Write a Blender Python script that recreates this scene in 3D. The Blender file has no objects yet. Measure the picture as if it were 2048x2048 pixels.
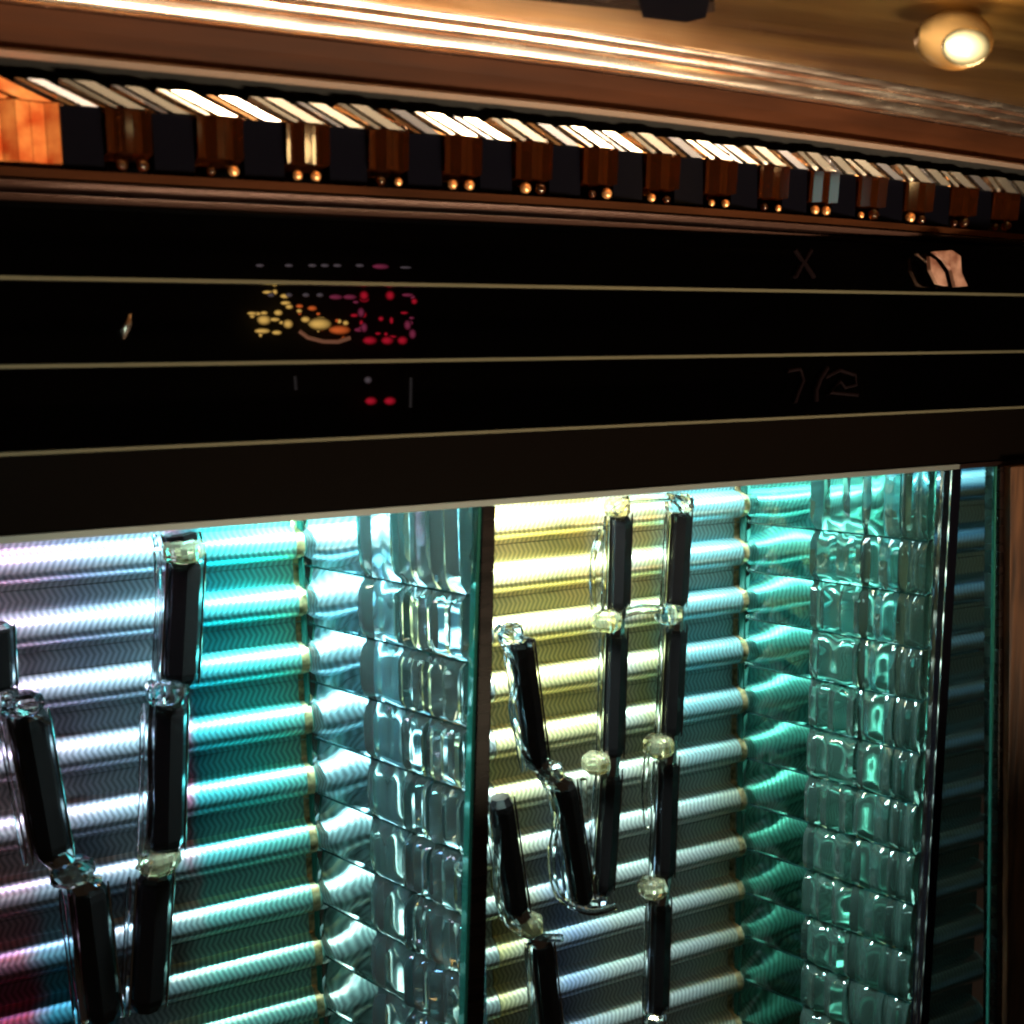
import bpy, math, random
from mathutils import Vector, Matrix
random.seed(7)
S = bpy.context.scene
C = S.collection

# ---------------------------------------------------------------- camera
F = 2139.1
def nrm(v): return Vector(v).normalized()
X_ = nrm((4576, 374, -F)); Z_ = nrm((-226, 15000, F)); Z_ = (Z_ - X_ * X_.dot(Z_)).normalized(); Y_ = Z_.cross(X_)
cam = bpy.data.cameras.new('camera'); camo = bpy.data.objects.new('camera', cam); C.objects.link(camo)
cam.sensor_width = 36; cam.lens = 36 * F / 2048; cam.clip_start = 0.01; cam.clip_end = 100
camo.matrix_world = Matrix((X_, Y_, Z_)).to_4x4()
cam.dof.use_dof = True; cam.dof.focus_distance = 1.4; cam.dof.aperture_fstop = 6.0; cam.lens_unit = 'MILLIMETERS'
S.camera = camo
def ray(u, v):
    c = Vector((u - 1024, 1024 - v, -F)); return Vector((X_.dot(c), Y_.dot(c), Z_.dot(c)))
def at(u, v, y=None, z=None):
    d = ray(u, v); return d * ((y / d.y) if y is not None else (z / d.z))

# ---------------------------------------------------------------- world, exposure
W = bpy.data.worlds.new('World'); S.world = W; W.use_nodes = True
W.node_tree.nodes['Background'].inputs[0].default_value = (0.9, 0.55, 0.35, 1)
W.node_tree.nodes['Background'].inputs[1].default_value = 0.012
S.view_settings.view_transform = 'Standard'; S.view_settings.look = 'None'
S.view_settings.exposure = 0; S.view_settings.gamma = 1
S.cycles.filter_width = 2.2
S.render.resolution_x = S.render.resolution_y = 1024

# ---------------------------------------------------------------- lamps
def area(name, loc, target, sx, sy, power, col, spread=180):
    l = bpy.data.lights.new(name, 'AREA'); l.shape = 'RECTANGLE'; l.size = sx; l.size_y = sy
    l.energy = power; l.color = col; l.spread = math.radians(spread)
    o = bpy.data.objects.new(name, l); C.objects.link(o); o.location = loc
    o.rotation_euler = (Vector(target) - Vector(loc)).to_track_quat('-Z', 'Y').to_euler()
    return o
ZS = -0.145                      # underside of the dark beam
YR = 1.305                       # plane of the ribbed wall
def strip(u0, u1, col, p, y=1.155, z=.05, ty=0.10, w=0.08):
    x0 = at(u0, 1100, y=YR).x; x1 = at(u1, 1100, y=YR).x
    area('strip_lamp', ((x0+x1)/2, y, z), ((x0+x1)/2, y+ty, z-0.9), x1-x0, w, p*1.3, col, 120)
strip(-300, -30, (0.25, 0.55, 1.0), .9)
strip(-30, 60, (1.0, 0.35, 0.40), .4)
strip(60, 330, (0.85, 0.82, 1.0), 0.6)
strip(360, 640, (0.22, 0.95, 0.92), 2.4)
strip(640, 960, (0.66, 0.95, 1.0), 15)
strip(985, 1220, (1.0, 0.86, 0.52), 1.4)
strip(1240, 1500, (0.62, 0.90, 1.0), 1.6)
strip(1500, 1900, (0.50, 0.98, 0.90), 6.0)
area('strip_lamp', (1.22, 1.078, .03), (1.22, 1.14, -.9), .16, .03, 1.8, (.25, .62, .85), 120)
# added unseen lamps: a cool frontal fill, a warm one for moulding highlights
area('room_lamp_cool', (-.35, -0.3, 0.1), (0.5, 1.2, -0.6), 0.3, 0.3, 0.5, (0.62, 1.0, 0.92), 60)
area('room_lamp_warm', (0.85, 0.0, -0.95), (0.50, .95, 0.30), 1.5, 0.16, 9.0, (1.0, 0.78, 0.52), 50)

# ---------------------------------------------------------------- materials
def mat(name, base, rough=0.4, metal=0.0, trans=0.0, ior=1.45, emis=None, es=0, coat=0, aniso=0):
    m = bpy.data.materials.new(name); m.use_nodes = True
    b = m.node_tree.nodes['Principled BSDF']
    b.inputs['Base Color'].default_value = (*base, 1); b.inputs['Roughness'].default_value = rough
    b.inputs['Metallic'].default_value = metal; b.inputs['Transmission Weight'].default_value = trans
    b.inputs['IOR'].default_value = ior; b.inputs['Coat Weight'].default_value = coat
    if emis: b.inputs['Emission Color'].default_value = (*emis, 1); b.inputs['Emission Strength'].default_value = es
    return m
def N(m, t, **k):
    n = m.node_tree.nodes.new(t)
    for a, b in k.items():
        if a in n.inputs: n.inputs[a].default_value = b
        else: setattr(n, a, b)
    return n
def L(m, a, b): m.node_tree.links.new(a, b)
def PB(m): return m.node_tree.nodes['Principled BSDF']
def noise_colour(m, c1, c2, scale, stretch=(1, 1, 1), detail=4, rough=None, bump=0):
    tc = N(m, 'ShaderNodeTexCoord'); mp = N(m, 'ShaderNodeMapping'); mp.inputs['Scale'].default_value = stretch
    no = N(m, 'ShaderNodeTexNoise', Scale=scale, Detail=detail)
    cr = N(m, 'ShaderNodeValToRGB'); cr.color_ramp.elements[0].color = (*c1, 1); cr.color_ramp.elements[1].color = (*c2, 1)
    cr.color_ramp.elements[0].position = 0.32; cr.color_ramp.elements[1].position = 0.68
    L(m, tc.outputs['Object'], mp.inputs[0]); L(m, mp.outputs[0], no.inputs['Vector']); L(m, no.outputs[0], cr.inputs[0])
    L(m, cr.outputs[0], PB(m).inputs['Base Color'])
    if rough:
        mr = N(m, 'ShaderNodeMapRange'); mr.inputs['To Min'].default_value = rough[0]; mr.inputs['To Max'].default_value = rough[1]
        L(m, no.outputs[0], mr.inputs[0]); L(m, mr.outputs[0], PB(m).inputs['Roughness'])
    if bump:
        bp = N(m, 'ShaderNodeBump', Strength=bump, Distance=0.004)
        L(m, no.outputs[0], bp.inputs['Height']); L(m, bp.outputs[0], PB(m).inputs['Normal'])
    return m

brass = noise_colour(mat('brass', (.6, .35, .12), .3, 1), (.24, .13, .04), (.50, .31, .10), 3, (1.0, 9, 14), 6, (.22, .5), .3)
copper = noise_colour(mat('copper_moulding', (.8, .5, .35), .2, 1), (.78, .52, .40), (.98, .86, .74), 5, (2.5, 30, 30), 5, (.16, .34), .06)
fascia_m = noise_colour(mat('brown_fascia', (.2, .07, .03), .6, 0, ior=1.15), (.020, .006, .002), (.045, .014, .005), 4, (1, 6, 10), 4, (.5, .65), .1)
dimcopper = mat('dim_copper', (.16, .08, .06), .3, .8)
trim_m = mat('pale_trim', (.55, .40, .32), .35, .8)
olive_trim = mat('olive_trim', (.16, .15, .10), .35, .6)
dark_wood = noise_colour(mat('dark_lacquer', (.02, .01, .008), .22), (.002, .0012, .001), (.010, .004, .003), 5, (1, 4, 12), 4, (.2, .35))
black_gloss = mat('black_gloss', (.002, .002, .004), .4, ior=1.08)
beam_m = mat('black_beam', (.0022, .0014, .001), .3, ior=1.15)
wood = noise_colour(mat('brown_wood', (.12, .05, .02), .5), (.02, .008, .004), (.10, .042, .018), 8, (14, 14, 1.2), 5, None, .4)
cream_m = mat('cream_facet', (.95, .84, .70), .26, 1)
bronze_m = mat('bronze_facet', (.60, .32, .15), .22, 1)
silver_m = mat('pearl_facet', (.80, .76, .80), .24, 1)
amber = mat('amber_glass', (.42, .10, .02), .10, 0, .96, coat=.2)
amber_lit = noise_colour(mat('amber_glass_lit', (.9, .25, .04), .15, 0, .2, coat=.5), (.55, .06, .01), (1, .40, .12), 40, (1, 1, 1), 4, None, .6)  # backlit glow of the far left block painted as brighter orange
bead_m = mat('gold_bead', (.85, .40, .16), .25, .7)
chrome = mat('chrome', (.80, .86, .84), .14, 1)
lead = mat('black_rod_glass', (.006, .005, .005), .16, 0)
clear = mat('clear_crystal', (.97, 1, .98), .03, 0, 1.0, 1.7)
pale_crystal = mat('pale_crystal', (1, .88, .55), .04, 0, .93, 1.65)
backing = mat('silver_backing', (.75, .82, .80), .35, .3)
black_flat = mat('black_inside', (.01, .01, .01), .6)

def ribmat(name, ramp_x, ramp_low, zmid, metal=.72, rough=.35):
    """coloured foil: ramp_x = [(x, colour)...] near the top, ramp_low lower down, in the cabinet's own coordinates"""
    m = mat(name, (.5, .5, .5), rough, metal)  # lamp colour zones and their downward fade are put into the base colour
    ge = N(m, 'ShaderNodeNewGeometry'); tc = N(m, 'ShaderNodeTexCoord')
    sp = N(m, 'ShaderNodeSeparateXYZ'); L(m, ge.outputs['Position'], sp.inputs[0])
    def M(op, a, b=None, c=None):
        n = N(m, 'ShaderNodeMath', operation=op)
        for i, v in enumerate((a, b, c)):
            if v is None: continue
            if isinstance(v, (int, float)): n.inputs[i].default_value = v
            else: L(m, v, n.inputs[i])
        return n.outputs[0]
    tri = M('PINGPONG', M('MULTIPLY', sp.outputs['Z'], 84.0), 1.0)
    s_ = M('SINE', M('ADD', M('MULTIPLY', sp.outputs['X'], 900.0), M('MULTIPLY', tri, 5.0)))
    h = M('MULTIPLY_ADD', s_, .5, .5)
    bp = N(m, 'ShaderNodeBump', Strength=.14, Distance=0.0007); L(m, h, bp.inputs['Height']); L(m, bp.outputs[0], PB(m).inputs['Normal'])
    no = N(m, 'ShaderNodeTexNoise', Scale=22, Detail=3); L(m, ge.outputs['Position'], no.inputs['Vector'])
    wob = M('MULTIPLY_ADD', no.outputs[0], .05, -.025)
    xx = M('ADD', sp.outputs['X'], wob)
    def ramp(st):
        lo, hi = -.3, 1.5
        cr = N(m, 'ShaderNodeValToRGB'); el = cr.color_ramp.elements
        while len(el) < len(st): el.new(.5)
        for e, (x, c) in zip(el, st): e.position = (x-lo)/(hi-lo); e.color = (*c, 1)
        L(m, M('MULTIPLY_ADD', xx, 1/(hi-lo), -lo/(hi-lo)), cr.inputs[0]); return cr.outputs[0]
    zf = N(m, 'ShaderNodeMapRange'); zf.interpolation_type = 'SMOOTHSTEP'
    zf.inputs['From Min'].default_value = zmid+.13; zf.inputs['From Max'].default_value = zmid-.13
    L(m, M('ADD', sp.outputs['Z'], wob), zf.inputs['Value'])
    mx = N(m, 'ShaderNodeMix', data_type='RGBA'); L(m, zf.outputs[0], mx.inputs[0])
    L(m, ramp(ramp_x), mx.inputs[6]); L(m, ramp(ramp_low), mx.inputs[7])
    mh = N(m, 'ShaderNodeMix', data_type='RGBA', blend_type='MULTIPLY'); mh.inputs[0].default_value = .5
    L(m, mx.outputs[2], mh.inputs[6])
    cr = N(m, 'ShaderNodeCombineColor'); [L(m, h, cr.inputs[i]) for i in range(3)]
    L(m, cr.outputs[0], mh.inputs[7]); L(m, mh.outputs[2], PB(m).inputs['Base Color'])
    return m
def xr(u): return at(u, 1100, y=1.29).x
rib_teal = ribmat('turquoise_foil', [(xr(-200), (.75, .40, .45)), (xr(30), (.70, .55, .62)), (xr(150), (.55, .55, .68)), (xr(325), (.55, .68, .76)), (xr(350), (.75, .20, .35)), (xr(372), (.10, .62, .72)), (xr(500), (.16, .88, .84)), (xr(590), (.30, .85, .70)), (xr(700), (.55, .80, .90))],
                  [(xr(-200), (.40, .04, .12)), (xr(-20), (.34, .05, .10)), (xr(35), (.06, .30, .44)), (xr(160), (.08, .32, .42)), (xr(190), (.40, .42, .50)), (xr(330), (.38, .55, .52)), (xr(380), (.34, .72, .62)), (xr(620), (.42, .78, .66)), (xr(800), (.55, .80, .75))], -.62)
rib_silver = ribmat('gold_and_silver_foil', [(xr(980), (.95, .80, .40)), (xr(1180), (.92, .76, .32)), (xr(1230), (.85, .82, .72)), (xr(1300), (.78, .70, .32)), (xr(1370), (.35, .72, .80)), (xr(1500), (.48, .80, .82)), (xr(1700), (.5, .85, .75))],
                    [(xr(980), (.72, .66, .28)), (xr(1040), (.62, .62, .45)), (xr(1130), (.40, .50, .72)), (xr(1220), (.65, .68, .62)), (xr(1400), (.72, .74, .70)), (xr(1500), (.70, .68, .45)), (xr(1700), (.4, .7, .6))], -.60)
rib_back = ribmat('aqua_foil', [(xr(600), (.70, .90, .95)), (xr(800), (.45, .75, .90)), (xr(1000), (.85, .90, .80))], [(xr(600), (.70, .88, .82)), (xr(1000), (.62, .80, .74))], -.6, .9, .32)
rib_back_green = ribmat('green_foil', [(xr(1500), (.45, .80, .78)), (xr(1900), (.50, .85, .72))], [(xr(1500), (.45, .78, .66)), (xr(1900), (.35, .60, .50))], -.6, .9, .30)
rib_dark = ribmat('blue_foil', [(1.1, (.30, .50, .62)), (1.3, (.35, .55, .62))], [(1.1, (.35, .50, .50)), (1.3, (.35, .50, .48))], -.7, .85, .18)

def glassmat(name, col, col2, tr_):
    m = mat(name, col, .03, 0, tr_, 1.5)
    tc = N(m, 'ShaderNodeTexCoord'); no = N(m, 'ShaderNodeTexNoise', Scale=9, Detail=2, Distortion=.8)
    L(m, tc.outputs['Object'], no.inputs['Vector'])
    bp = N(m, 'ShaderNodeBump', Strength=.30, Distance=0.004); L(m, no.outputs[0], bp.inputs['Height']); L(m, bp.outputs[0], PB(m).inputs['Normal'])
    mx = N(m, 'ShaderNodeMix', data_type='RGBA'); L(m, no.outputs[0], mx.inputs[0])
    mx.inputs[6].default_value = (*col, 1); mx.inputs[7].default_value = (*col2, 1)
    L(m, mx.outputs[2], PB(m).inputs['Base Color'])
    return m
clear_a = mat('aqua_clear_glass', (.72, .95, .96), .02, 0, 1, 1.45)
clear_b = mat('green_clear_glass', (.42, .80, .68), .02, 0, 1, 1.45)
glass_a = glassmat('aqua_glass', (.62, .92, .95), (.88, .98, .96), .96)
glass_b = glassmat('green_glass', (.34, .72, .60), (.58, .88, .78), .965)
joint_m = mat('dark_joint', (.012, .05, .045), .12, .2)
edge_glass = mat('green_edge_glass', (.03, .16, .12), .08, 0, .3)

# ---------------------------------------------------------------- object helpers
def link(o, parent=None):
    C.objects.link(o)
    if parent is not None: o.parent = parent
    return o
def empty(name, loc, label, cat, group=None):
    o = bpy.data.objects.new(name, None); o.empty_display_size = .02; o.location = loc
    o['label'] = label; o['category'] = cat
    if group: o['group'] = group
    return link(o)
def setm(me, m, smooth):
    if m: me.materials.append(m)
    if smooth:
        me.polygons.foreach_set('use_smooth', [True] * len(me.polygons))
    me.update()
def part(name, verts, faces, m, parent=None, smooth=False, bevel=0):
    off = Vector(parent.location) if parent is not None and parent.parent is None else Vector((0, 0, 0))
    if parent is not None and parent.parent is not None: off = Vector(parent.parent.location)
    me = bpy.data.meshes.new(name); me.from_pydata([tuple(Vector(v) - off) for v in verts], [], faces)
    import bmesh
    bm = bmesh.new(); bm.from_mesh(me); bmesh.ops.recalc_face_normals(bm, faces=bm.faces)
    if bevel: bmesh.ops.bevel(bm, geom=list(bm.edges), offset=bevel, segments=2, affect='EDGES', profile=.6)
    bm.to_mesh(me); bm.free()
    setm(me, m, smooth)
    if smooth:
        try: me.set_sharp_from_angle(angle=math.radians(35))
        except Exception: pass
    return link(bpy.data.objects.new(name, me), parent)
def hexa(a):   # 8 points: bottom ring (4), top ring (4)
    return a, [(0, 1, 2, 3), (4, 5, 6, 7), (0, 1, 5, 4), (1, 2, 6, 5), (2, 3, 7, 6), (3, 0, 4, 7)]
def box(name, x0, x1, y0, y1, z0, z1, m, parent=None, bevel=0):
    v, f = hexa([(x0,y0,z0),(x1,y0,z0),(x1,y1,z0),(x0,y1,z0),(x0,y0,z1),(x1,y0,z1),(x1,y1,z1),(x0,y1,z1)])
    return part(name, v, f, m, parent, bevel=bevel)
def sweep(name, sections, m, parent=None, smooth=False):   # closed sections, same count
    n = len(sections[0]); V = [p for s in sections for p in s]; Fc = []
    for i in range(len(sections) - 1):
        for j in range(n):
            Fc.append((i*n+j, i*n+(j+1) % n, (i+1)*n+(j+1) % n, (i+1)*n+j))
    Fc.append(tuple(range(n))); Fc.append(tuple(range((len(sections)-1)*n, len(sections)*n)))
    return part(name, V, Fc, m, parent, smooth)
def tube(name, pts, radii, m, parent=None, seg=14, smooth=True):
    pts = [Vector(p) for p in pts]; secs = []
    for i, p in enumerate(pts):
        t = (pts[min(i+1, len(pts)-1)] - pts[max(i-1, 0)]).normalized()
        a = t.cross(Vector((0, 1, 0.013))).normalized(); b = t.cross(a)
        r = radii[i] if isinstance(radii, (list, tuple)) else radii
        secs.append([p + (a*math.cos(2*math.pi*k/seg) + b*math.sin(2*math.pi*k/seg))*r for k in range(seg)])
    return sweep(name, secs, m, parent, smooth)

# ---------------------------------------------------------------- cornice on a plan curve
def plan(x): return 1.0 + 0.075 * max(0.0, (x - .45) / .76) ** 1.5
def edge_z(u, v, off):
    z = 0
    for y in [1.0 + off]:
        p = at(u, v, y=y)
        for _ in range(20): p = at(u, v, y=plan(p.x) + off)
    return p
XS = [-.20 + .07*i for i in range(25)]
def curved(name, prof, m, parent, smooth=False, xs=XS):
    return sweep(name, [[(x, plan(x)+o, z) for o, z in prof] for x in xs], m, parent, smooth)
def zz(u, v, off): return edge_z(u, v, off).z
z_band_t = zz(1024, 53, -.10); z_band_b = zz(1024, 115, -.10)
z_fl = zz(1024, 212, -.07); z_fl0 = zz(1024, 203, -.07)
z_cr_t = zz(1024, 262, -.03)
z_led = zz(1024, 388, -.045); z_led2 = zz(1024, 432, -.02)
print('cornice z', z_band_t, z_band_b, z_fl, z_cr_t, z_led, z_led2)
cor = empty('cornice', (0.4, 1.0, z_fl), 'long copper and brown cornice with bright polished moulding above the crystal blocks', 'cornice')
zb = z_band_b; zt = z_band_t + .001; hh = zt - zb
def arc(o0, z0, o1, z1, bulge, k=6):   # convex bead between two profile points
    t = Vector((o1-o0, z1-z0)); nn = Vector((-t.y, t.x)).normalized()
    return [(o0+t.x*i/k+nn.x*bulge*math.sin(math.pi*i/k), z0+t.y*i/k+nn.y*bulge*math.sin(math.pi*i/k)) for i in range(k+1)]
curved('bright_moulding', arc(-.086, zb, -.100, zb+hh*.42, .0035) + arc(-.099, zb+hh*.44, -.107, zb+hh*.66, .0012, 4) + arc(-.106, zb+hh*.68, -.118, zt, .0030) + [(.05, zt), (.05, zb)], copper, cor, True)
curved('fascia', [(-.075, z_fl0+.002), (-.082, zb-.012), (-.088, zb-.0005), (.05, zb-.0005), (.05, z_fl0+.002)], fascia_m, cor)
curved('pale_trim', [(-.078, z_fl-.001), (-.084, (z_fl+z_fl0)/2), (-.078, z_fl0+.0015), (-.074, z_fl0+.0015), (-.074, z_fl-.001)], trim_m, cor)
curved('underside', [(-.0738, z_fl+.001), (-.0738, z_fl0+.0015), (.05, z_fl0+.0015), (.05, z_fl+.001)], black_flat, cor)
curved('recess', [(.03, z_led2), (.03, z_fl-.002), (.05, z_fl-.002), (.05, z_led2)], black_flat, cor)
led = empty('ledge', (0.4, 1.0, z_led), 'thin dark brown ledge moulding running under the amber and black crystal blocks', 'ledge')
curved('ledge_board', [(-.045, z_led-.008), (-.045, z_led-.001), (.028, z_led-.001), (.028, z_led-.008)], fascia_m, led)
curved('ledge_bead', [(-.040, z_led-.014), (-.047, z_led-.011), (-.040, z_led-.0085), (.0, z_led-.0085), (.0, z_led-.014)], dimcopper, led, True)
curved('ledge_cove', [(-.020, z_led2), (-.030, z_led-.0145), (.025, z_led-.0145), (.025, z_led2)], dark_wood, led)
curved('ledge_trim', [(-.024, z_led2-.0025), (-.027, z_led2-.0015), (-.024, z_led2-.0005), (.02, z_led2-.0005), (.02, z_led2-.0025)], dimcopper, led, True)

# crystal blocks
rnd_c = random.Random(5)
rj = [.004, -.003, .007, 0, -.005, .006, -.001]
blk = [-22, 161, 344, 525, 694, 848, 991, 1129, 1256, 1378, 1489, 1590, 1688, 1783, 1876, 1961, 2043, 2120]
def clerp(xs, u):   # piecewise line
    for (a, b), (c, d) in zip(xs, xs[1:]):
        if u <= c: break
    return b + (d-b)*(u-a)/(c-a)
mid_l = [(0, 200), (160, 212), (525, 243), (848, 272), (1129, 298), (1489, 340), (1783, 370), (2048, 396)]
Xc = [edge_z(u, clerp(mid_l, u), -.04).x for u in blk]
z_mid = zz(848, 268, -.04); z_top = zz(848, 205, -.045)-.012; z_bot = z_led + .0005
print('crystals', [round(b-a, 3) for a, b in zip(Xc, Xc[1:])], z_mid, z_top, z_bot)
tops = [silver_m, cream_m, bronze_m]
def slab(name, xa, xb, ya, yb, za, zb_, dx, m, par, dy=0):
    v, f = hexa([(xa,ya,za),(xb,ya,za),(xb,yb,za),(xa,yb,za),(xa-dx,ya+dy,zb_),(xb-dx,ya+dy,zb_),(xb-dx,yb+dy,zb_),(xa-dx,yb+dy,zb_)])
    return part(name, v, f, m, par)
desc_b = ['first', 'second', 'third', 'fourth', 'fifth', 'sixth', 'seventh', 'eighth', 'ninth', 'tenth', 'eleventh', 'twelfth', 'thirteenth', 'fourteenth', 'fifteenth', 'sixteenth', 'seventeenth']
for i in range(17):
    for kind in ('amber', 'black'):
        if i == 16 and kind == 'black': continue
        if kind == 'black':
            c = Xc[i+1]
        else: c = (Xc[i] + Xc[i+1]) / 2
        pw = Xc[i+1] - Xc[i]
        w = pw * (.46 if kind == 'black' else .50)
        x0, x1 = c - w/2, c + w/2
        if i == 0 and kind == 'amber': x0 -= pw*.30; w = x1 - x0
        yf = plan(c) - (.040 if kind == 'black' else .045)
        if kind == 'black': lab = f'black crystal block, {desc_b[i]} black one from the left under the cornice'
        elif i == 0: lab = 'glowing orange amber block at the far left end of the crystal row'
        else: lab = f'amber glass block with two gold beads, {desc_b[i]} amber one from the left'
        g = empty('crystal_block', (c, yf, z_bot), lab, 'crystal block', ('black' if kind == 'black' else 'amber') + ' blocks in the row under the cornice')
        H = z_mid - z_bot; dx = .040
        t = .006
        if kind == 'black':
            slab('block_body', x0, x1, yf, yf+.05, z_bot+H*.05, z_mid-.0005, .0, black_gloss, g)
            ms = [bronze_m, silver_m, cream_m] if i % 2 else [silver_m, bronze_m, silver_m]
        else:
            big = i == 0
            mm = amber_lit if big else amber
            # faceted glass body
            nf = 5
            for kf in range(nf):
                xa = x0 + w*kf/nf; xb = x0 + w*(kf+1)/nf
                d1 = .004*math.sin(kf*2.1); d2 = .004*math.sin((kf+1)*2.1)
                za = z_bot + H*(.30 if not big else .06)
                v, f = hexa([(xa, yf+d1, za), (xb-.0004, yf+d2, za), (xb-.0004, yf+.045, za), (xa, yf+.045, za), (xa, yf+d1-.003, z_mid-.001), (xb-.0004, yf+d2-.003, z_mid-.001), (xb-.0004, yf+.045, z_mid-.001), (xa, yf+.045, z_mid-.001)])
                part('glass_facet', v, f, mm, g)
            if not big:
                for q in (.28, .74):  # beads stand in for the sparkles at the foot of the glass
                    r = w*(.10+.05*rnd_c.random()); bx = x0+w*(q+rnd_c.uniform(-.05, .05))
                    tube('bead', [(bx, yf+.004, z_bot+.001 + r*(1-math.cos(a))) for a in [math.pi*k/6 for k in range(7)]], [max(r*math.sin(math.pi*k/6), .0004) for k in range(7)], bead_m if rnd_c.random() < .6 else amber, g, 12)
            ms = [bronze_m, cream_m, cream_m]
        # slanted upper facets
        ws = [.10, .18, .40]; xa = x0 - (.0 if kind == 'black' else .002)
        for q, fr in enumerate(ws):
            a0 = xa + w*(.02, .24, .54)[q]; a1 = a0 + w*fr
            if kind == 'amber' and i == 0: mt = amber_lit
            else: mt = ms[q]
            slab('slanted_facet', a0, a1, yf-.004+.003*(2-q), yf+.02, z_mid, z_top, dx, mt, g, (.001, -.0150, -.0130)[q] + rj[i % 7]*.5)

# ---------------------------------------------------------------- ceiling with its lamp and dark bracket
zc = z_band_t - .001
def ceil_pt(u, v): return at(u, v, z=zc)
pv = [(x, plan(x)-.098, zc) for x in XS]
ceil_v = pv + [(x, -.3, zc+.02) for x in XS] + [(x, y, z+.03) for x, y, z in pv] + [(x, -.3, zc+.05) for x in XS]
n = len(XS); fcs = []
for i in range(n-1):
    fcs += [(i, i+1, n+i+1, n+i), (2*n+i, 2*n+i+1, 3*n+i+1, 3*n+i), (i, i+1, 2*n+i+1, 2*n+i), (n+i, n+i+1, 3*n+i+1, 3*n+i)]
ce = part('ceiling', ceil_v, fcs, brass); ce['kind'] = 'structure'

def em(name, c, s):
    m = mat(name, c, .3, emis=c, es=s); lw = N(m, 'ShaderNodeLayerWeight', Blend=.5); iv = N(m, 'ShaderNodeMath', operation='SUBTRACT'); iv.inputs[0].default_value = 1
    pw = N(m, 'ShaderNodeMath', operation='POWER'); pw.inputs[1].default_value = 3.2; ml = N(m, 'ShaderNodeMath', operation='MULTIPLY'); ml.inputs[1].default_value = s
    L(m, lw.outputs['Facing'], iv.inputs[1]); L(m, iv.outputs[0], pw.inputs[0]); L(m, pw.outputs[0], ml.inputs[0]); L(m, ml.outputs[0], PB(m).inputs['Emission Strength'])
    PB(m).inputs['Base Color'].default_value = (c[0]*.1, c[1]*.1, c[2]*.1, 1)
    return m
def blob(name, u, v, ru, rv, m, par, y=1.03):
    c = at(u, v, y=y); k = (at(u+100, v, y=y)-c).length/100
    rx, rz = ru*k, rv*k
    V, Fc = [], []; a, b = 14, 10
    for i in range(1, b):
        th = math.pi*i/b
        for j in range(a):
            ph = 2*math.pi*j/a; V.append(c + Vector((rx*math.sin(th)*math.cos(ph), min(rx, rz)*math.sin(th)*math.sin(ph), rz*math.cos(th))))
    V += [c + Vector((0, 0, rz)), c - Vector((0, 0, rz))]
    for i in range(b-2):
        for j in range(a): Fc.append((i*a+j, i*a+(j+1) % a, (i+1)*a+(j+1) % a, (i+1)*a+j))
    t = len(V)-2
    for j in range(a): Fc += [(t, (j+1) % a, j), (t+1, (b-2)*a+j, (b-2)*a+(j+1) % a)]
    return part(name, V, Fc, m, par, True)
p = at(1925, 95, z=zc-.012)
lamp = empty('ceiling_lamp', (p.x, p.y, zc), 'small glowing faceted lamp under the brass ceiling at the upper right', 'lamp')
warm_e = mat('lamp_glow', (1, .8, .4), .3, emis=(1, .72, .28), es=5)
warm_s = mat('lamp_shade_glow', (1, .6, .2), .3, emis=(1, .42, .10), es=1.1)
def poly_prism(name, px, z0, h, m, par):
    a = [at(u, v, z=z0) for u, v in px]; k = len(a)
    V = a + [q + Vector((0, 0, h)) for q in a]
    return part(name, V, [tuple(range(k)), tuple(range(k, 2*k))] + [(j, (j+1) % k, k+(j+1) % k, k+j) for j in range(k)], m, par, bevel=.001)
blob('lamp_shade', 1908, 80, 66, 40, em('lamp_shade_glow_soft', (1, .50, .14), 1.0), lamp, at(1908, 80, z=zc-.022).y)
blob('lamp_glass', 1932, 94, 40, 25, em('lamp_glass_glow_soft', (1, .78, .36), 5), lamp, at(1930, 96, z=zc-.055).y)
pl = bpy.data.lights.new('ceiling_lamp_light', 'POINT'); pl.energy = .6; pl.color = (1, .62, .25); pl.shadow_soft_size = .02
plo = bpy.data.objects.new('ceiling_lamp_light', pl); C.objects.link(plo); plo.location = (p.x-.02, p.y-.05, zc-.07)
p = at(1350, 20, z=zc-.02)
br = empty('ceiling_bracket', (p.x, p.y, zc), 'dark bronze bracket hanging under the brass ceiling near the upper edge', 'bracket')
poly_prism('bracket_plate', [(1000, -60), (1425, -60), (1430, 24), (1395, 30), (1290, 24), (1130, 8), (1000, -5)], zc-.010, .0095, dark_wood, br)
poly_prism('bracket_block', [(1270, -20), (1425, -20), (1412, 36), (1372, 46), (1285, 36)], zc-.022, .0118, black_gloss, br)

# ---------------------------------------------------------------- dark glass band
band = empty('dark_band', (.4, 1.0, ZS), 'wide black glass band with thin pale joints across the middle of the cabinet', 'glass band')
smoke = bpy.data.materials.new('smoked_glass'); smoke.use_nodes = True
nt = smoke.node_tree; nt.nodes.remove(nt.nodes['Principled BSDF'])
tr = nt.nodes.new('ShaderNodeBsdfTransparent'); tr.inputs[0].default_value = (.35, .33, .33, 1)
gl = nt.nodes.new('ShaderNodeBsdfGlossy'); gl.inputs['Roughness'].default_value = .06; gl.inputs[0].default_value = (.8, .8, .8, 1)
fr = nt.nodes.new('ShaderNodeFresnel'); fr.inputs[0].default_value = 1.45; mxs = nt.nodes.new('ShaderNodeMixShader')
nt.links.new(fr.outputs[0], mxs.inputs[0]); nt.links.new(tr.outputs[0], mxs.inputs[1]); nt.links.new(gl.outputs[0], mxs.inputs[2])
nt.links.new(mxs.outputs[0], nt.nodes['Material Output'].inputs[0])
zl = [z_led2-.006, .0735, .0003, -.073, ZS]
XL, XR = -.25, 1.5
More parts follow.
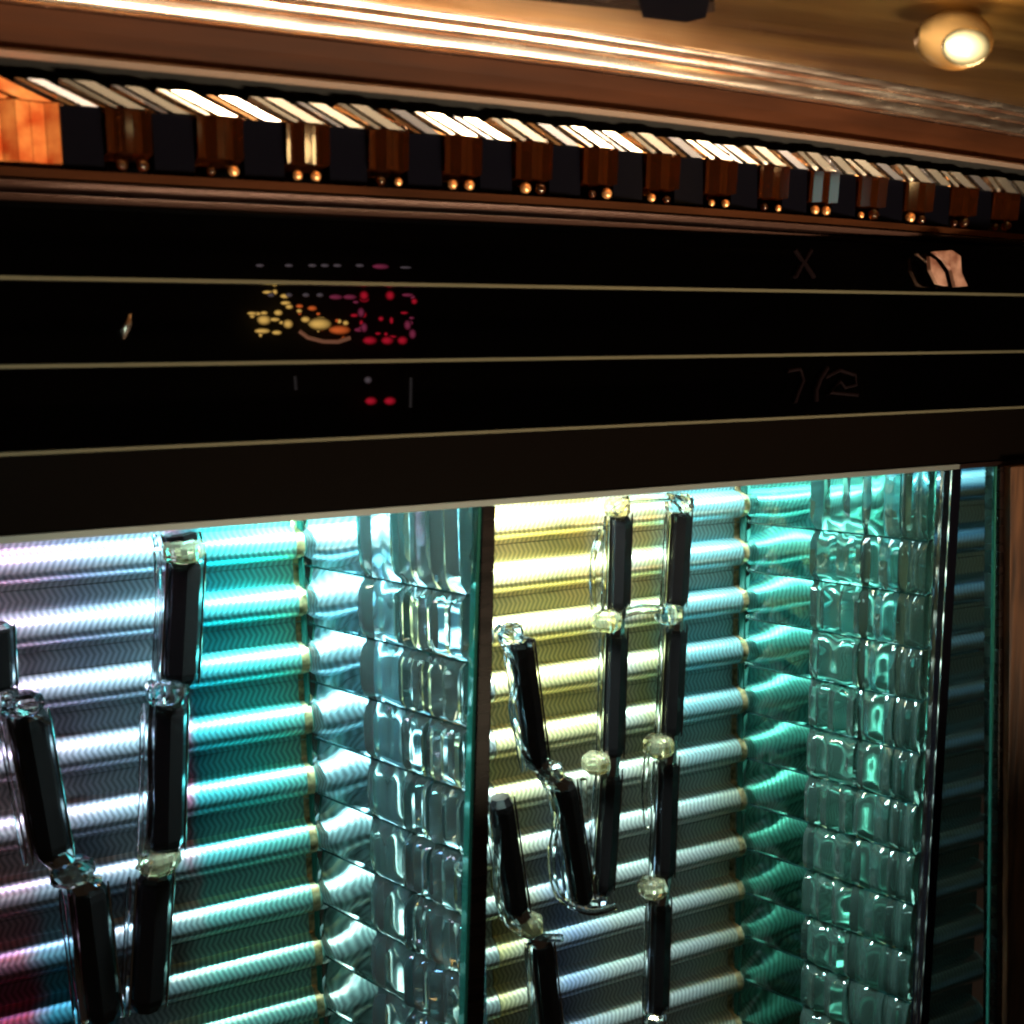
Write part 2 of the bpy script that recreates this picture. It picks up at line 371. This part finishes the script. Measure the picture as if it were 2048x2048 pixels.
for k in range(4):
    box('glass_slab', XL, XR, 1.0+.0*k, 1.012, zl[k+1]+.0028, zl[k]-.0028, smoke if k < 3 else beam_m, band)
for k in (1, 2, 3):
    box('pale_joint', XL, XR, .998, 1.010, zl[k]-.0016, zl[k]+.0016, olive_trim, band)
box('lower_edge', XL, 1.112, .998, 1.018, ZS-.004, ZS+.0022, mat('steel_edge', (.55, .62, .60), .3, .9), band)
box('lower_edge', 1.1125, XR, .998, 1.018, ZS-.004, ZS+.0022, dark_wood, band)
bx = box('back_wall', XL, XR, 1.60, 1.62, -1.4, .3, black_flat); bx['kind'] = 'structure'
box('liner', XL, XR, 1.048, 1.052, ZS+.0, .2, black_flat, band)  # added opaque sheet that hides the strip lamps behind the glass

# coloured reflections in the glass, modelled as glowing blobs behind it
em_gold = em('gold_bulb', (1, .66, .16), 5.5); em_red = em('red_bulb', (1, .02, .06), 2.8); em_pink = em('pink_bulb', (.9, .12, .3), 1.4)
em_white = em('white_bulb', (.8, .7, .8), .7); em_orange = em('orange_bulb', (1, .2, .04), 4.5)
gar = empty('bulb_garland', tuple(at(670, 640, y=1.03)), 'cluster of tiny gold and red bulbs glowing behind the black glass band', 'string lights')
for u in (520, 578, 625, 650, 675, 720): blob('bulb', u, 531, 9, 4, em_white, gar)
blob('bulb', 762, 533, 17, 6, em_pink, gar); blob('bulb', 812, 535, 12, 3, em_white, gar)
for u in (542, 578, 612, 640): blob('bulb', u, 590, 8, 5, em_white, gar)
for u in (672, 700): blob('bulb', u, 594, 14, 6, em_pink, gar)
for u in (728, 780): blob('bulb', u, 591, 10, 10, em_red, gar)
blob('bulb', 816, 590, 12, 4, em_pink, gar)
blob('bulb', 528, 640, 15, 11, em_gold, gar); blob('bulb', 525, 662, 16, 6, em_gold, gar); blob('bulb', 576, 648, 11, 10, em_gold, gar)
blob('bulb', 640, 648, 24, 13, em_gold, gar); blob('bulb', 680, 660, 22, 10, em_orange, gar)
tube('bulb_tube', [at(u, v, y=1.025) for u, v in ((598, 662), (615, 675), (645, 683), (675, 684), (700, 676))], .0025, em('peach_tube', (1, .45, .25), 1.6), gar, 8)
for u, r in ((740, 15), (775, 13), (805, 11)): blob('bulb', u, 681, r, 9, em_red, gar)
for u, v in ((722, 625), (728, 655), (815, 650), (825, 668)): blob('bulb', u, v, 8, 10, em_pink, gar)
for u in (742, 780): blob('bulb', u, 802, 13, 9, em_red, gar)
blob('bulb', 736, 760, 9, 8, em_white, gar)
rb = random.Random(3)
for _ in range(46):
    u = rb.uniform(500, 830); v = 640 + rb.gauss(0, 20) - (8 if u < 600 else 0)
    m_ = em_gold if u < 590 else (rb.choice([em_gold, em_orange, em_orange]) if u < 700 else rb.choice([em_red, em_red, em_pink]))
    blob('bulb', u, v, rb.uniform(4, 11), rb.uniform(3, 7), m_, gar, 1.028 + .012*rb.random())
tube('wire', [at(590, 752, y=1.03), at(592, 780, y=1.03)], .0022, em('grey_wire', (.35, .34, .34), .35), gar, 8)
tube('wire', [at(822, 755, y=1.03), at(821, 815, y=1.03)], .0022, bpy.data.materials['grey_wire'], gar, 8)
# small copper flame
fl = empty('copper_flame', tuple(at(250, 660, y=.996)), 'tiny curved copper drop on the black glass left of the bulbs', 'ornament')
tube('drop', [at(260, 628, y=.994), at(258, 645, y=.994), at(250, 660, y=.994), at(247, 678, y=.994)], [.0012, .003, .0036, .0012], copper, fl, 10)
# copper leaf on the right
cl = empty('copper_leaf', tuple(at(1890, 540, y=.98)), 'pink copper leaf ornament with a dark vein under the ledge at the right', 'ornament')
pinkc = noise_colour(mat('pink_copper', (.5, .3, .22), .3, .5), (.25, .10, .07), (.62, .36, .28), 60)
def leafp(name, px, y, m, par, th=.006):
    a = [at(u, v, y=y) for u, v in px]; k = len(a); V = a + [q+Vector((0, th, 0)) for q in a]
    return part(name, V, [tuple(range(k)), tuple(range(k, 2*k))] + [(j, (j+1) % k, k+(j+1) % k, k+j) for j in range(k)], m, par, bevel=.0008)
leafp('leaf_lobe', [(1868, 503), (1905, 500), (1922, 512), (1924, 545), (1936, 572), (1912, 574), (1904, 540), (1890, 520)], 1.0-.016, pinkc, cl)
leafp('leaf_lobe', [(1860, 512), (1872, 520), (1890, 545), (1896, 572), (1876, 568), (1862, 540)], 1.0-.018, pinkc, cl)
# faint reflections in the band, modelled as relief strokes
dim = mat('dull_bronze_relief', (.004, .0022, .0028), .6, 0, ior=1.05)
ro = empty('scroll_relief', tuple(at(1640, 760, y=.998)), 'faint engraved scroll ornament on the third black glass strip at the right', 'ornament')
tube('scroll', [at(u, v, y=.997) for u, v in ((1575, 742), (1600, 738), (1607, 760), (1595, 790), (1590, 805))], .0022, dim, ro, 8)
tube('scroll', [at(u, v, y=.997) for u, v in ((1655, 735), (1640, 758), (1632, 780), (1632, 803))], .003, dim, ro, 8)
tube('scroll', [at(u, v, y=.997) for u, v in ((1650, 755), (1680, 740), (1710, 750), (1712, 770), (1690, 775), (1680, 762), (1660, 785), (1715, 790))], .0022, dim, ro, 8)
xo = empty('cross_relief', tuple(at(1605, 530, y=.998)), 'faint crossed ornament on the first black glass strip', 'ornament')
tube('cross_bar', [at(1590, 500, y=.997), at(1606, 525, y=.997), at(1590, 555, y=.997)], .0028, dim, xo, 8)
tube('cross_bar', [at(1622, 500, y=.997), at(1608, 525, y=.997), at(1628, 555, y=.997)], .0028, dim, xo, 8)

# ---------------------------------------------------------------- folded screen: corrugated panels and glass screens
V1 = Vector((.3257, 1.288)); P1 = Vector((.4444, 1.010)); V2 = Vector((1.0008, 1.288)); P2 = Vector((1.1122, 1.010))
zr = [-.150, -.222, -.295, -.369, -.447, -.527, -.606, -.686, -.763, -.838, -.914, -.992, -1.070, -1.148]   # rib crest heights
zr0 = zr
def corrugated(A, B, m, label, cat='corrugated panel', zrow=None, ends=()):
    # A left, B right (plan); ribs run from A to B
    d = (B - A); Ln = d.length; d.normalize(); nrmv = Vector((d.y, -d.x))
    g = empty('corrugated_panel', (A.x, A.y, (zrow or zr0)[-1]), label, cat, 'corrugated metal panels of the folded screen')
    g.rotation_euler = (0, 0, math.atan2(d.y, d.x))
    if zrow is None: zrow = zr0
    zr = zrow
    for k in range(len(zr)-1):
        c = zr[k+1]; up = zr[k+1]-zr[k]; P = abs(up); top = zr[k+1] + P*.62; bot = top - P*1.0
        if k == 0: top = ZS + .02
        prof = []
        zs0 = zr[k+1] + P*.30                     # where the bulge starts
        for t in [0, .25, .5, .75]: prof.append((0, top + (zs0-top)*t))
        Rz = P*.29; zc_ = zs0 - Rz; ry = P*.35
        for q in range(13):
            a = math.pi*q/12; prof.append((ry*math.sin(a), zc_ + Rz*math.cos(a)))
        last = zr[k+2] + abs(zr[k+2]-zr[k+1])*.62 if k+2 < len(zr) else zc_-Rz-.02
        prof.append((0, last + .001))
        V, Fc = [], []; nx = 2; npf = len(prof)
        for s in (0, Ln):
            for o, z in prof: V.append((s, -o, z - zr[-1]))
            V.append((s, .012, prof[-1][1]-zr[-1])); V.append((s, .012, prof[0][1]-zr[-1]))
        n2 = npf+2
        for j in range(n2): Fc.append((j, (j+1) % n2, n2+(j+1) % n2, n2+j))
        Fc += [tuple(range(n2)), tuple(range(n2, 2*n2))]
        me = bpy.data.meshes.new('rib'); me.from_pydata(V, [], Fc); setm(me, m, True)
        try: me.set_sharp_from_angle(angle=math.radians(40))
        except Exception: pass
        link(bpy.data.objects.new('rib', me), g)
        for e0, e1 in ends:
            q0, q1 = e0-A.x, e1-A.x
            V = [(s, -o-.0012, z - zr[-1]) for s in (q0, q1) for o, z in prof]
            me = bpy.data.meshes.new('rib_band'); me.from_pydata(V, [], [(j, j+1, npf+j+1, npf+j) for j in range(npf-1)]); setm(me, band_m, True)
            link(bpy.data.objects.new('rib_band', me), g)
    return g
band_m = noise_colour(mat('olive_rib_band', (.5, .4, .2), .35, .6), (.10, .08, .03), (.75, .55, .28), 90, (1, 1, 1), 2)
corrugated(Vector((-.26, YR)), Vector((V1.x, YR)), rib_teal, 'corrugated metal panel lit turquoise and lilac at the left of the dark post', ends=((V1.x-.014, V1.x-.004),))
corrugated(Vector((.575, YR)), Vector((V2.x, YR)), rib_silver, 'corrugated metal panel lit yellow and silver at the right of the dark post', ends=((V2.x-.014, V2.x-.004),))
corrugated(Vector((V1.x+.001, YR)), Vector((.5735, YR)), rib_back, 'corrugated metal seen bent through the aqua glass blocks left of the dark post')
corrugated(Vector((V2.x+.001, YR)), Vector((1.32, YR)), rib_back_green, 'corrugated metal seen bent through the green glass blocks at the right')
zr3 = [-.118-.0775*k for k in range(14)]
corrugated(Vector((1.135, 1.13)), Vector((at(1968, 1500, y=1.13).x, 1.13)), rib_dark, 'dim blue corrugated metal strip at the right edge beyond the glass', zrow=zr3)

def frac(V, P, u, v=1300):
    d = P - V; r_ = ray(u, v); q = Vector((r_.x, r_.y))
    # V + d*s = q*t
    det = d.x*(-q.y) + q.x*d.y
    return ((-V.x)*(-q.y) - (-q.x)*(-V.y)) / det
def screen(Va, Pa, m, seed, label, cols):
    rnd = random.Random(seed)
    d = Pa - Va; Ln = d.length; d.normalize(); nn = Vector((d.y, -d.x))   # nn faces camera side
    if nn.dot(-Pa) < 0: nn = -nn
    g = empty('glass_screen', (Va.x, Va.y, zr[-1]), label, 'glass screen', 'stacked glass block screens')
    def pt(s, o, z): return (Va.x + d.x*s + nn.x*o, Va.y + d.y*s + nn.y*o, z)
    rows = [ZS+.02] + [-.248-.0737*k for k in range(13)]
    for r in range(len(rows)-1):
        zt_, zb_ = rows[r], rows[r+1]
        for ci, (s0, s1, kind) in enumerate(cols):
            S0, S1 = s0*Ln, s1*Ln - .0012
            nx = 12 if kind == 'bulge' else 10; nz = 10
            T = .016
            off = [rnd.uniform(-.004, .004) for _ in range(nx+1)]
            V, Fc = [], []
            for iz in range(nz+1):
                b = iz/nz; z = zt_ + (zb_-zt_+.0012)*b
                zprof = (1-(2*b-1)**6)
                for ix in range(nx+1):
                    a = ix/nx; s = S0 + (S1-S0)*a
                    if kind == 'bulge':
                        o = .008*math.sin(math.pi*min(1, a*1.0))**.8*math.sin(math.pi*b)**.7 * (1-.5*a)
                    elif kind == 'flat':
                        o = .008*zprof + .003*math.sin(a*9+r)*zprof + .004*math.sin(b*3)
                    else:
                        o = .010*zprof + .010*abs(((a*2.5+.13*r) % 1)-.5)*2*zprof + off[ix]*.5
                    V.append(pt(s, .004+o, z))
            m0 = len(V)
            cor4 = [pt(S0, -T, zt_), pt(S1, -T, zt_), pt(S1, -T, zb_+.0012), pt(S0, -T, zb_+.0012)]
            V += cor4
            for iz in range(nz):
                for ix in range(nx):
                    q = iz*(nx+1)+ix; Fc.append((q, q+1, q+nx+2, q+nx+1))
            topi = list(range(nx+1)); boti = [nz*(nx+1)+i for i in range(nx+1)]
            li = [i*(nx+1) for i in range(nz+1)]; ri = [i*(nx+1)+nx for i in range(nz+1)]
            Fc.append(tuple([m0+1, m0] + topi)); Fc.append(tuple([m0+3, m0+2] + boti[::-1]))
            Fc.append(tuple([m0, m0+3] + li[::-1])); Fc.append(tuple([m0+2, m0+1] + ri))
            Fc.append((m0, m0+1, m0+2, m0+3))
            part('glass_block', V, Fc, m if kind != 'bulge' else (clear_a if m is glass_a else clear_b), g, True)
    for z in rows[1:-1]:
        v, f = hexa([pt(.002, .004, z-.0012), pt(Ln*.985, .006, z-.0012), pt(Ln*.985, -.014, z-.0012), pt(.002, -.014, z-.0012), pt(.002, .004, z+.0010), pt(Ln*.985, .006, z+.0010), pt(Ln*.985, -.014, z+.0010), pt(.002, -.014, z+.0010)])
        part('joint', v, f, joint_m, g)
    for ci in range(1, len(cols)):
        s0 = cols[ci][0]*Ln
        v, f = hexa([pt(s0-.0022, .006, -1.15), pt(s0-.0008, .006, -1.15), pt(s0-.0008, -.013, -1.15), pt(s0-.0022, -.013, -1.15), pt(s0-.0022, .006, ZS+.02), pt(s0-.0008, .006, ZS+.02), pt(s0-.0008, -.013, ZS+.02), pt(s0-.0022, -.013, ZS+.02)])
        part('upright_joint', v, f, joint_m, g)
    v, f = hexa([pt(-.008, .006, -1.2), pt(-.0012, .006, -1.2), pt(-.0012, -.02, -1.2), pt(-.008, -.02, -1.2), pt(-.010, .006, ZS+.02), pt(-.0012, .006, ZS+.02), pt(-.0012, -.02, ZS+.02), pt(-.010, -.02, ZS+.02)])
    part('green_edge', v, f, edge_glass, g)
    return g
screen(V1, P1 - (P1-V1).normalized()*.02, glass_a, 3, 'bright aqua stacked glass block screen left of the dark post', [(0, frac(V1,P1,752), 'bulge'), (frac(V1,P1,752), frac(V1,P1,832), 'flat'), (frac(V1,P1,832), frac(V1,P1,888), 'facet'), (frac(V1,P1,888), .985, 'facet')])
screen(V2, P2 - (P2-V2).normalized()*.02, glass_b, 8, 'dim green stacked glass block screen at the right, in front of its clear edge', [(0, frac(V2,P2,1640), 'bulge'), (frac(V2,P2,1640), frac(V2,P2,1745), 'facet'), (frac(V2,P2,1745), frac(V2,P2,1825), 'flat'), (frac(V2,P2,1825), .985, 'flat')])

# dark post between the panels and clear edge strip at the right
def post(name, u0, u1, y, m, label, cat, w_top=1.0, shift=0, parent=None, y2=.02, vt=1000):
    a = at(u0, vt, y=y); b = at(u1, vt, y=y)
    g = parent or empty(name, (a.x, y, -2.0), label, cat)
    box('post_shaft', a.x, b.x, y, y+y2, -2.0, ZS-.0065, m, g, bevel=.0015)
    return g
def lean_bar(name, u0, u1, ub0, ub1, y, y2, m, parent, v0=1000):   # upright bar leaning a little in the facade plane
    zt_ = ZS - .0045; zb_ = -1.25
    def X(u, v): return at(u, v, y=y).x
    def xz(ua, ub, z):   # x along the line through the pixels at v0 and 2048
        A = at(ua, v0, y=y); B = at(ub, 2048, y=y); return A.x + (B.x-A.x)*(z-A.z)/(B.z-A.z)
    x = [xz(u0, ub0, zb_), xz(u1, ub1, zb_), xz(u0, ub0, zt_), xz(u1, ub1, zt_)]
    v, f = hexa([(x[0],y,zb_),(x[1],y,zb_),(x[1],y2,zb_),(x[0],y2,zb_),(x[2],y,zt_),(x[3],y,zt_),(x[3],y2,zt_),(x[2],y2,zt_)])
    return part(name, v, f, m, parent, bevel=.0012)
pg = empty('dark_post', (P1.x, 1.0, -1.25), 'dark brown vertical post dividing the aqua glass from the yellow panel', 'post')
lean_bar('post_shaft', 966, 992, 936, 968, .997, 1.02, dark_wood, pg)
lean_bar('green_edge', 957, 965.4, 928, 935.4, 1.0, 1.016, edge_glass, pg)
pg = empty('glass_edge', (P2.x, 1.0, -1.25), 'clear upright glass edge with pale highlights beside the dim right strip', 'glass edge')
lean_bar('clear_edge', 1890, 1906, 1832, 1842, .997, 1.004, clear, pg, 925)
lean_bar('dark_edge', 1906.8, 1925, 1842.8, 1858, .999, 1.018, black_gloss, pg, 925)
fx = at(1995, 1400, y=1.0).x
fg = empty('right_frame', (fx, 1.0, -1.25), 'dark lacquered frame with a thin green edge beside the wooden side at right', 'frame')
lean_bar('frame_bar', 2000, 2020, 1994, 2012, .995, 1.02, dark_wood, fg)
lean_bar('green_bead', 1990, 1993, 1977, 1980, .998, 1.003, edge_glass, fg)
wv = lean_bar('wood_side', 2021, 2600, 2014, 2600, .985, 1.02, wood, None); wv['label'] = 'brown wooden side of the cabinet along the lower right edge'; wv['category'] = 'wooden side'

# ---------------------------------------------------------------- black glass rods with crystal collars
K = 2048/1932
def rod_chain(label, segs, collars, y, r=.0185, tubes=(), group='segmented black glass rods before the panels'):
    top = at(segs[0][0]*K, segs[0][1]*K, y=y)
    g = empty('segmented_rod', tuple(top), label, 'glass rod', group)
    prev = None
    for u0, v0, u1, v1 in segs:
        a = at(u0*K, v0*K, y=y); b = at(u1*K, v1*K, y=y); t = (b-a)
        pts = [a - t*.03, a + t*.03, a + t*.08, a + t*.5, b - t*.08, b - t*.03, b + t*.03]
        tube('rod_segment', pts, [r*.75, r*1.02, r*1.08, r*1.08, r*1.08, r*1.02, r*.75], lead, g, 8, False)
        for sx in (-1, 1):
            sd = Vector((sx*r*1.10, -r*.35, 0))
            tube('chrome_edge', [p+sd for p in (a-t*.03, a+t*.06, a+t*.5, b-t*.06, b+t*.03)], [.0009, .0017, .0013, .0018, .0009], chrome, g, 6)
        sd = Vector((-r*1.5, -.004, 0)); tube('clear_sleeve', [p+sd for p in (a-t*.03, a+t*.08, a+t*.5, b-t*.08, b+t*.03)], [.0015, .0034, .0026, .0036, .0015], clear, g, 8)
        if prev is not None and (prev-a).length < .09:
            tube('joint_link', [prev + Vector((0, -.001, .004)), (prev+a)/2 + Vector((0, -r*.4, 0)), a + Vector((0, -.001, -.004))], [r*.85, r*.6, r*.85], chrome, g, 8, False)
        prev = b
    for u, v, s in collars:
        c = at(u*K, v*K, y=y-.004)
        pts = [c + Vector((0, 0, q))*s for q in (.013, .010, .005, -.004, -.009, -.012)]
        tube('crystal_collar', pts, [r*.7*s, r*1.05*s, r*1.2*s, r*1.2*s, r*1.0*s, r*.7*s], pale_crystal if (u+v) % 2 else clear, g, 7, False)
    for px, rr in tubes:
        P = [at(u*K, v*K, y=y-.01) for u, v in px]
        Q = []
        for i in range(len(P)-1):
            p0 = P[max(i-1, 0)]; p1 = P[i]; p2 = P[i+1]; p3 = P[min(i+2, len(P)-1)]
            for k in range(4):
                t = k/4; Q.append(.5*((2*p1)+(p2-p0)*t+(2*p0-5*p1+4*p2-p3)*t*t+(3*p1-p0-3*p2+p3)*t**3))
        Q.append(P[-1]); tube('clear_tube', Q, rr, clear, g, 10)
    return g
rod_chain('upright black rod chain in front of the turquoise end of the left panel', [(340, 1004, 345, 1030), (350, 1052, 338, 1285), (318, 1325, 312, 1600), (292, 1650, 278, 1895)],
          [(345, 1040, 1.1), (315, 1303, 1.1), (300, 1625, 1.1)], 1.20, tubes=[([(296, 1040), (300, 1150), (292, 1290), (285, 1380), (285, 1560), (262, 1640)], .004)])
rod_chain('slanting black rod chain near the left edge, leaning towards the upright one', [(52, 1345, 100, 1612), (166, 1672, 195, 1915)],
          [(40, 1330, 1.0), (135, 1645, 1.1)], 1.20, tubes=[([(10, 1310), (18, 1335), (60, 1352), (90, 1368)], .006), ([(20, 1350), (45, 1460), (75, 1600), (120, 1640), (190, 1662)], .005), ([(125, 1640), (140, 1720), (150, 1850), (160, 1930)], .004)])
rod_chain('black rod cut by the left edge of the picture', [(-14, 1180, -8, 1300)], [(-8, 1320, 1.0)], 1.20)
rod_chain('left upright black rod of the pair under the arch in the middle panel', [(1168, 975, 1163, 1148), (1160, 1192, 1153, 1425), (1150, 1458, 1135, 1680)],
          [(1165, 958, 1.0), (1145, 1172, 1.1), (1125, 1440, 1.1), (1128, 1700, .8)], 1.20, .0155, tubes=[([(1135, 1000), (1118, 1060), (1120, 1150)], .004), ([(1100, 1470), (1105, 1560), (1118, 1650)], .005)])
rod_chain('right upright black rod of the pair, running down to the bottom of the picture', [(1282, 968, 1272, 1142), (1272, 1185, 1262, 1385), (1258, 1435, 1250, 1652), (1244, 1700, 1238, 1905)],
          [(1282, 950, 1.1), (1262, 1158, 1.1), (1243, 1408, 1.2), (1232, 1675, 1.15), (1235, 1925, 1.0)], 1.20, .0155, tubes=[([(1160, 965), (1180, 945), (1225, 940), (1270, 940), (1298, 965)], .006), ([(1160, 1165), (1200, 1150), (1250, 1150)], .007), ([(1225, 1400), (1215, 1480), (1220, 1560)], .004)])
rod_chain('slanting black rod chain just right of the dark post', [(982, 1212, 1012, 1440), (1064, 1478, 1098, 1695)],
          [(965, 1195, .9), (1038, 1458, 1.0)], 1.13, .0150, tubes=[([(938, 1185), (965, 1200), (1002, 1212)], .006), ([(945, 1205), (975, 1270), (965, 1340), (990, 1420), (1040, 1470)], .004), ([(1020, 1460), (1050, 1530), (1040, 1620), (1055, 1690), (1110, 1720), (1160, 1710)], .005)])
rod_chain('lowest slanting black rod chain at the foot of the dark post', [(944, 1510, 975, 1720), (1020, 1775, 1040, 1960)],
          [(1000, 1745, 1.0)], 1.12, .0150, tubes=[([(940, 1560), (938, 1680), (960, 1740), (1000, 1765), (1060, 1770)], .005), ([(1000, 1780), (1000, 1860), (1005, 1950)], .004)])
